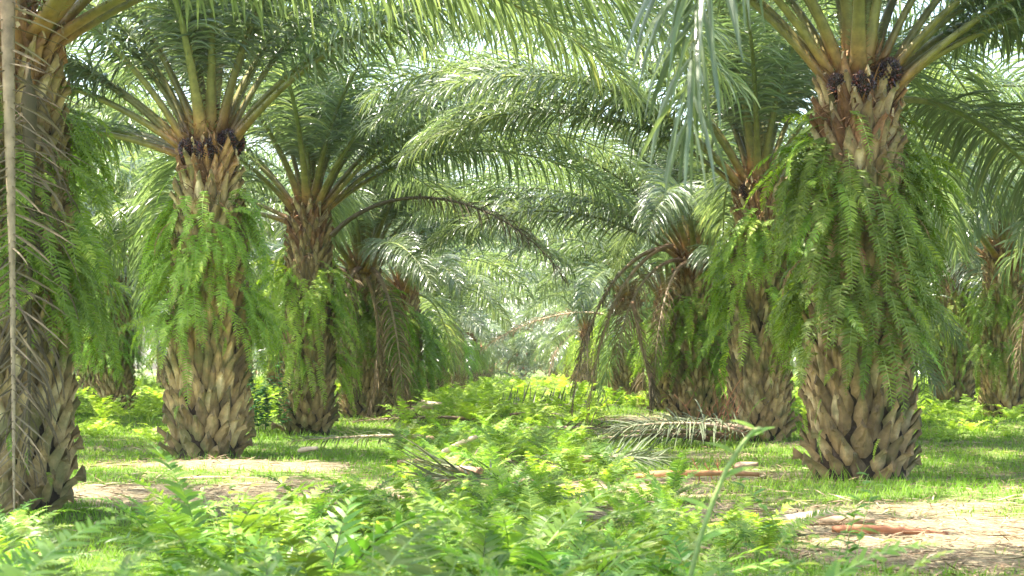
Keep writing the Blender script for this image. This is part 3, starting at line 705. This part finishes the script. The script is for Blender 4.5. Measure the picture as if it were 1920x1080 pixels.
# long dry frond hanging at the left edge
q0 = at(14, -190, 11.9)
g, gr = frond_geo(4.35, -87, -89, 1, side=0, roll=12, seed=91, nl=66, dead=True, missing=.05, grav=.07, ll=.6, split=True, pet=.03, wid=.032, rw=.045, thorns=False, a0=72, a1=40, fold=.6, sw=1.2)
frond_thing('dry_palm_frond', (g.mesh('hung_leaflets', [M_dead2, M_rachd]), gr.mesh('hung_stalk', [M_dead, M_rachd], True)), q0, (R(2), 0, R(-90)), 1.0,
            'long dry brown frond hanging straight down in front of the left edge palm', 'dry frond')
q = at(52, 120, 13.3)
frond_thing('dry_palm_frond', dead_mesh('hung2', 3.1, -80, -90, .5, M_dead2, 93, ll=.7, grav=.5, thorns=False, pet=.03, missing=.3, rw=.012, rm=M_dead2, nl=70), q, (0, 0, R(-60)), 1.0,
            'shaggy brown dry frond drooping behind the long straight one at the left edge', 'dry frond')
# brown arched frond across the avenue: starts at the slender left palm
q = at(622, 442, 31.0)
frond_thing('dry_palm_frond', dead_mesh('arched', 5.0, 48, -62, .85, M_dead2, 94, ll=.75, grav=.5, missing=.2, side=-4, pet=.3, rw=.04, rm=M_dead2), q, (0, 0, R(-4)), .98,
            'dark withered frond arching out over the avenue from the slender left palm', 'dry frond')
# dry frond hanging on 4th left palm and those on third right palm
q = at(688, 520, 39.3)
frond_thing('dry_palm_frond', dead_mesh('lhang', 3.3, -70, -112, 1, M_dead, 95, ll=.6, grav=.5, missing=.1, pet=.1, rw=.04, thorns=False), q, (0, 0, R(0)), 1.0,
            'pale dry frond hanging along the fourth left palm down to the grass', 'dry frond')
q = at(1186, 565, 34.5)
frond_thing('dry_palm_frond', dead_mesh('cream', 2.0, -80, -72, 1, M_dead, 96, ll=.42, grav=.15, missing=0, pet=.05, rw=.03, thorns=False, a0=50), q, (0, 0, R(0)), 1.0,
            'cream coloured short dry frond hanging tip down in front of the third right palm', 'dry frond')
q = at(1218, 700, 34.4)
frond_thing('dry_palm_frond', dead_mesh('purple', .75, -85, -95, 1, M_dead2, 97, ll=.35, grav=.5, missing=0, pet=.02, rw=.02, thorns=False, nl=50), q, (0, 0, 0), 1.0,
            'small dark grey shrivelled frond tip just below the cream dry frond', 'dry frond')
for (px, py, L_, sd_, lb) in [(1262, 462, 4.5, 98, 'brown dry frond hanging like a rope, right of its darker twin'), (1248, 468, 4.4, 99, 'dark dry frond hanging like a rope, leftmost of the two beside the avenue')]:
    q = at(px, py, 35.4)
    frond_thing('dry_palm_frond', dead_mesh('rope%d' % sd_, L_, 20 if sd_ == 98 else 25, -91, .30 if sd_ == 98 else .34, M_dead if sd_ == 98 else M_dead2, sd_, ll=.45, grav=.9, missing=.1, pet=.2, rw=.03, thorns=False), q, (0, 0, R(183)), 1.0, lb, 'dry frond')
# fallen frond with upright leaflets across the strip
gx, gy = ground(790, 776)
g, gr = frond_geo(5.0, 3, -3, 1, seed=101, nl=50, dead=True, missing=.25, grav=.03, ll=.65, split=True, pet=.38, wid=.07, rw=.10, a0=80, a1=55, roll=10, thorns=False)
e = empty('fallen_frond', (gx, gy, .22), R(6), 'fallen frond lying across the fern strip with thick tan stalk and leaflets standing up', 'fallen frond')
e.rotation_euler = (R(70), 0, R(4))
link('leaflets', g.mesh('fallen_leaflets', [M_grey, M_pale]), e, (0, 0, 0)); link('stalk', gr.mesh('fallen_stalk', [M_grey, M_pale], True), e)
# frond pile before the second right palm
gx, gy = ground(1370, 838)
for i, (az, e0, L_, lb) in enumerate([(172, 4, 2.6, 'lowest and longest'), (186, 9, 2.3, 'middle'), (203, 16, 2.1, 'steepest'), (158, 12, 2.2, 'frontmost')]):
    ms = dead_mesh('pile%d' % i, L_, e0+2, -12, 1, M_grey, 110+i, ll=.75, grav=.22, missing=.05, pet=.05, rw=.05, thorns=False, roll=40-20*i, nl=55, a1=20)
    frond_thing('cut_palm_frond', ms, (gx+.25*i-.3, gy-.1*i, .12+.03*i), (0, 0, R(az)), 1.0, 'grey green cut frond piled by the second right palm, %s of four' % lb, 'cut frond', 'fronds of the grey pile')
for i, (px, py, az, L_, lb) in enumerate([(1000, 930, 160, 2.2, 'grey cut frond half sunk in ferns in the middle foreground'), (900, 905, 140, 1.9, 'pale stalked cut frond sticking up at a slant in the fern strip'), (1080, 880, 10, 2.0, 'cut frond lying flat left of the orange brown petiole')]):
    gx, gy = ground(px, py)
    ms = dead_mesh('cut%d' % i, L_*.5, 8, -8, 1, M_grey, 120+i, ll=.6, grav=.05, missing=.1, pet=.2, rw=.04, thorns=False, roll=30, nl=45)
    frond_thing('cut_palm_frond', ms, (gx, gy, .1), (0, 0, R(az)), 1.0, lb, 'cut frond')
frond_thing('dry_palm_frond', dead_mesh('palearch', 5.0, 12, -42, 1, M_dead, 170, ll=.8, grav=.3, missing=.05, pet=.2, rw=.05, thorns=False, rm=M_pale), (3.1, 62.6, 3.0), (0, 0, R(184)), 1.0,
            'sunlit pale arching frond far down the middle of the avenue', 'dry frond')
# more withered fronds sunk in the fern strip
src = None
for i in range(6):
    y = 20+5*i+rng.uniform(-1, 1); x = float(np.interp(y, [12, 30, 45], [-.2, -.5, -.3]))+rng.normal(0, .9)
    if i < 3:
        ms = dead_mesh('sunk%d' % i, 2.6, 7, -9, 1, [M_dead2, M_grey, M_dead2][i], 140+i, ll=.6, grav=.2, missing=.2, pet=.25, rw=.06, thorns=False, roll=20, nl=50)
        lst = globals().setdefault('SUNK', []); lst.append(ms)
    frond_thing('withered_frond', SUNK[i % 3], (x-.6, y, .1), (0, 0, rng.uniform(-.5, .5)+(math.pi if i % 2 else 0)), rng.uniform(.7, 1), 'withered brown frond sunk among the ferns of the middle strip', 'withered frond', 'withered fronds in the fern strip')
# petiole butts: broad flat plank-like cut stalks
def butt(px, py, L_, az, mat, label, tilt=5, w=.11, z=.06):
    gx, gy = ground(px, py); g = Geo()
    s, P, T, Sd, N = curve(L_, tilt, tilt-8, 12)
    ww = np.interp(s, [0, .12, .5, 1], [w*.75, w, w*.62, w*.34]); hh = np.interp(s, [0, .2, 1], [.02, .038, .022])
    tube(g, P, ww, hh, Sd, N, 10, 0, rnd=.6, tt=s)
    o = link('cut_petiole', g.mesh('cut_petiole', [mat], True), None, (gx, gy, z), (R(18), 0, R(az)))
    tag(o, label, 'petiole')
butt(1440, 1000, .5, 20, M_pale, 'pale tan plank like cut petiole on the grass in the right foreground', 14, .09, .05)
butt(1190, 903, 1.3, 8, M_orange, 'long orange brown cut petiole lying across the clearing', 4, .05)
butt(1560, 1000, .8, -3, M_twig, 'thin brown stalk lying on the grass right of the pale plank like petiole', 1, .03, .03)
butt(560, 860, .32, -32, M_pale, 'pale cut petiole lying at the edge of the left path', 12, .035, .1)
butt(1640, 985, .8, 176, M_litter, 'brown stalk on the bare soil before the stout right palm', 2, .035, .03)
butt(330, 905, 1.5, 12, M_litter, 'thin dark dry stalk lying by the foot of the flared left palm', 1, .03, .03)
butt(820, 872, .9, -50, M_pale, 'pale slanting stalk rising out of the fern strip', 22, .03, .1)
# bleached husk
def lump(name, px, py, r, mat, label, cat, seed, sq=(1, 1, .7)):
    gx, gy = ground(px, py); rg = np.random.default_rng(seed); g = Geo()
    n, k = 9, 12; P = np.zeros((n, 3)); t = np.linspace(0, np.pi, n); P[:, 2] = -np.cos(t)*r*sq[2]
    rad = np.sin(t)*r+.003
    tube(g, P, rad*sq[0], rad*sq[1], np.tile([1., 0, 0], (n, 1)), np.tile([0, 1., 0], (n, 1)), k, 0, rnd=.5)
    V = g.v[0]; V += rg.normal(0, r*.09, V.shape)
    tag(link(name, g.mesh(name, [mat], True), None, (gx, gy, r*.45), (0, R(20), rg.uniform(0, 6))), label, cat)
butt(1378, 884, .26, -12, M_rachd, 'short tan cut petiole stub on the soil left of the stout right palm', 10, .07, .06)
lump('rotten_stump', 785, 884, .12, M_core, 'small dark rotten stump among the ferns of the middle strip', 'stump', 4, (1, .7, 1.2))
# red twigs
def stalks(name, loc, n, h, mat, label, cat, seed, spread=.5, r=.006, leaves=None, bend=20):
    rg = np.random.default_rng(seed); e = empty(name, loc, 0, label, cat)
    for i in range(n):
        g = Geo(); hh = h*rg.uniform(.6, 1.05)
        s, P, T, Sd, N = curve(hh, rg.uniform(62, 88), rg.uniform(50, 85)-bend, 10, 1, side=rg.normal(0, 25), wob=5)
        tube(g, P, np.linspace(r, r*.35, 10), np.linspace(r, r*.35, 10), Sd, N, 5, 0, tt=s)
        for b in range(3):
            x = rg.uniform(.35, .85); s2, P2, T2, S2, N2 = curve(hh*.4, rg.uniform(20, 70), rg.uniform(50, 90), 6)
            az = rg.uniform(0, 6.28); M = np.array(Matrix.Rotation(az, 3, 'Z'))
            if leaves is None: tube(g, P2@M.T+samp(np.array([x]), s, P), np.linspace(r*.6, r*.25, 6), np.linspace(r*.6, r*.25, 6), S2@M.T, N2@M.T, 4, 0, tt=s2)
        o = link('stem', g.mesh('stem', [mat], True), e, (rg.normal(0, spread*.3), rg.normal(0, spread*.2), 0), (0, 0, rg.uniform(0, 6.28)))
        if leaves:
            g2 = Geo(); nl = leaves[0]; x = np.linspace(.15, .99, nl); b = samp(x, s, P); a = np.arange(nl)*2.4
            d = np.stack([np.cos(a), np.sin(a), rg.uniform(.1, .7, nl)], -1); w = np.stack([-np.sin(a), np.cos(a), a*0], -1)
            strips(g2, b, d, w, leaves[1]*rg.uniform(.7, 1.1, nl), leaves[2], 4, .16, rnd=rg.random(nl), prof=[.2, .85, 1, .6, .05], fold=.3)
            link('leaves', g2.mesh('leaves', [leaves[3]]), o)
    return e
gx, gy = ground(1352, 832)
stalks('dry_twigs', (gx, gy, 0), 9, 1.05, M_twig, 'bare reddish twigs standing before the second right palm', 'twigs', 5, r=.012)
gx, gy = ground(1350, 900)
stalks('dry_twigs', (gx, gy, 0), 4, .3, M_twig, 'short rusty dead sprigs in the clearing left of the grey white husk', 'twigs', 6, r=.008)
# vine beside slender left palm, epiphyte leaves
q = at(515, 800, 31.0)
stalks('climbing_vine', (q.x, 31.0, 0), 9, 1.3, M_darkstem, 'dark round leaved vine climbing the left foot of the slender left palm', 'vine', 7, spread=.9, leaves=(26, .13, .10, M_vine), bend=-5)
q = at(470, 800, 33.0)
stalks('leafy_shrub', (q.x, 33.0, 0), 9, .8, M_stem, 'small leafy shrub between the flared and the slender left palms', 'shrub', 8, spread=1.2, leaves=(20, .12, .06, M_fern2), bend=0)
for q_ in range(14):
    y = rng.uniform(5.5, 9.5); x = rng.uniform(-.28, .22)*y
    if 750 < VX+x/y*F < 1750 and q_ > 8: x = -x-1.0
    rz_ = rng.uniform(0, 6)
    if q_ < 3:
        w0 = stalks('leafy_weed', (x, y, 0), 5, .6+.08*q_, M_stem, 'leafy weed with oval leaves among the foreground ferns', 'weed', 40+q_, spread=.25, r=.004, leaves=(16, .085, .038, [M_fern2, M_fern, M_fern2][q_]), bend=8)
        tag(w0, group='leafy weeds of the foreground')
        WEEDS = globals().setdefault('WEEDS', []); WEEDS.append(w0)
    else:
        src = WEEDS[q_ % 3]; w0 = src.copy(); COL.objects.link(w0); w0.location = (x, y, 0); w0.rotation_euler = (0, 0, rz_); w0.scale = (1, 1, rng.uniform(.8, 1.15))
        for ch in src.children:
            c1 = ch.copy(); COL.objects.link(c1); c1.parent = w0
            for gg in ch.children:
                c2 = gg.copy(); COL.objects.link(c2); c2.parent = c1
# tall curly-tipped sapling in the foreground
g = Geo(); P = np.array([[v.x, v.y, v.z] for v in [at(1290, 1100, 5.2), at(1312, 1010, 5.2), at(1335, 945, 5.2), at(1362, 880, 5.2), at(1390, 835, 5.2), at(1412, 808, 5.2), at(1426, 803, 5.2), at(1428, 815, 5.22)]])
u = np.linspace(0, 1, 8); uu = np.linspace(0, 1, 24); P = np.stack([np.interp(uu, u, P[:, i]) for i in range(3)], -1); base = P[0].copy(); base[2] = 0
P = np.concatenate([[[base[0]-.05, base[1], 0]], P]); e = empty('young_fern_shoot', (P[0][0], P[0][1], 0), 0, 'tall pale green blurred shoot with curled tip in the right foreground', 'shoot')
P = P-P[0]; T = nrm(np.gradient(P, axis=0)); Sd = np.tile([0., 1, 0], (len(P), 1)); N = np.cross(T, Sd)
tube(g, P, np.interp(np.linspace(0, 1, len(P)), [0, .8, 1], [.008, .006, .011]), np.interp(np.linspace(0, 1, len(P)), [0, .8, 1], [.008, .006, .011]), Sd, N, 6, 0, tt=np.linspace(.3, 1, len(P)))
link('stem', g.mesh('shoot_stem', [M_stem], True), e)
for i, ix in enumerate([4, 7, 10, 13, 16, 19]):
    g2 = Geo(); sg = (-1)**i
    strips(g2, P[ix:ix+1], np.array([[sg*.8, .2, .5]]), np.array([[0, 1., .3]]), np.array([.085+.02*(5-i)*.3]), .04, 4, .15, rnd=.8, prof=[.3, 1, .9, .5, .1], fold=.3)
    link('leaf', g2.mesh('shoot_leaf', [M_fern2]), e)
# dark stemmed ferns in the foreground middle (clearly apart in the photo)
gx = at(600, 950, 7.6).x
plant(gx, 7.6, 14, 1.1, 1, 'dark stemmed leafy fern clump standing left of centre in the foreground', None, seed=11)
plant(at(950, 940, 8.2).x, 8.2, 15, 1.05, 0, 'dark blue green feathery fern standing tallest at the centre of the foreground', None, seed=12)
plant(at(390, 1000, 8.4).x, 8.4, 14, 1.1, 0, 'deep green arching fern in the left foreground, its long fronds leaning right', None, seed=13)

# ------------------------------------------------------------------ light
SUN_EL, SUN_AZ = 66, 178        # azimuth measured from +X, degrees: behind and left of the camera
w = bpy.data.worlds.new('World'); S.world = w; w.use_nodes = True
nt = w.node_tree; bg = nt.nodes['Background']; sky = nt.nodes.new('ShaderNodeTexSky'); sky.sky_type = 'NISHITA'; sky.sun_disc = False
sky.sun_elevation = R(SUN_EL); sky.sun_rotation = R(90-SUN_AZ); sky.air_density = 1.2; sky.dust_density = 3.0; sky.ozone_density = 1.0
nt.links.new(sky.outputs[0], bg.inputs[0]); bg.inputs[1].default_value = .15
ld = bpy.data.lights.new('sun', 'SUN'); ld.energy = 4.3; ld.angle = R(.53); ld.color = (1, .93, .82)
lo = bpy.data.objects.new('sun', ld); COL.objects.link(lo)
sd = Vector((math.cos(R(SUN_EL))*math.cos(R(SUN_AZ)), math.cos(R(SUN_EL))*math.sin(R(SUN_AZ)), math.sin(R(SUN_EL))))
lo.rotation_euler = (-sd).to_track_quat('-Z', 'Y').to_euler(); lo.location = (0, 0, 30)

if HAZE:
    g = Geo(); a_, b_, c_, d_, z0, z1 = -110, 110, -8, 245, -1.0, 19
    V = [[a_, c_, z0], [b_, c_, z0], [b_, d_, z0], [a_, d_, z0], [a_, c_, z1], [b_, c_, z1], [b_, d_, z1], [a_, d_, z1]]
    g.add(V, [[0, 3, 2, 1], [4, 5, 6, 7], [0, 1, 5, 4], [1, 2, 6, 5], [2, 3, 7, 6], [3, 0, 4, 7]])
    m, nt, out = newmat('haze_air'); v = nt.nodes.new('ShaderNodeVolumePrincipled'); v.inputs['Density'].default_value = HAZE
    v.inputs['Color'].default_value = (.95, .97, .95, 1); v.inputs['Anisotropy'].default_value = .3; nt.links.new(v.outputs[0], out.inputs['Volume'])
    tag(link('haze', g.mesh('haze', [m])), 'pale humid haze between the palms', 'haze', kind='stuff')
S.render.engine = 'CYCLES'
S.view_settings.view_transform = 'Standard'; S.view_settings.look = 'None'; S.view_settings.gamma = 1
S.view_settings.exposure = EXPO
c = S.cycles; c.max_bounces = 6; c.diffuse_bounces = 3; c.glossy_bounces = 2; c.transmission_bounces = 4; c.transparent_max_bounces = 4
c.use_denoising = True
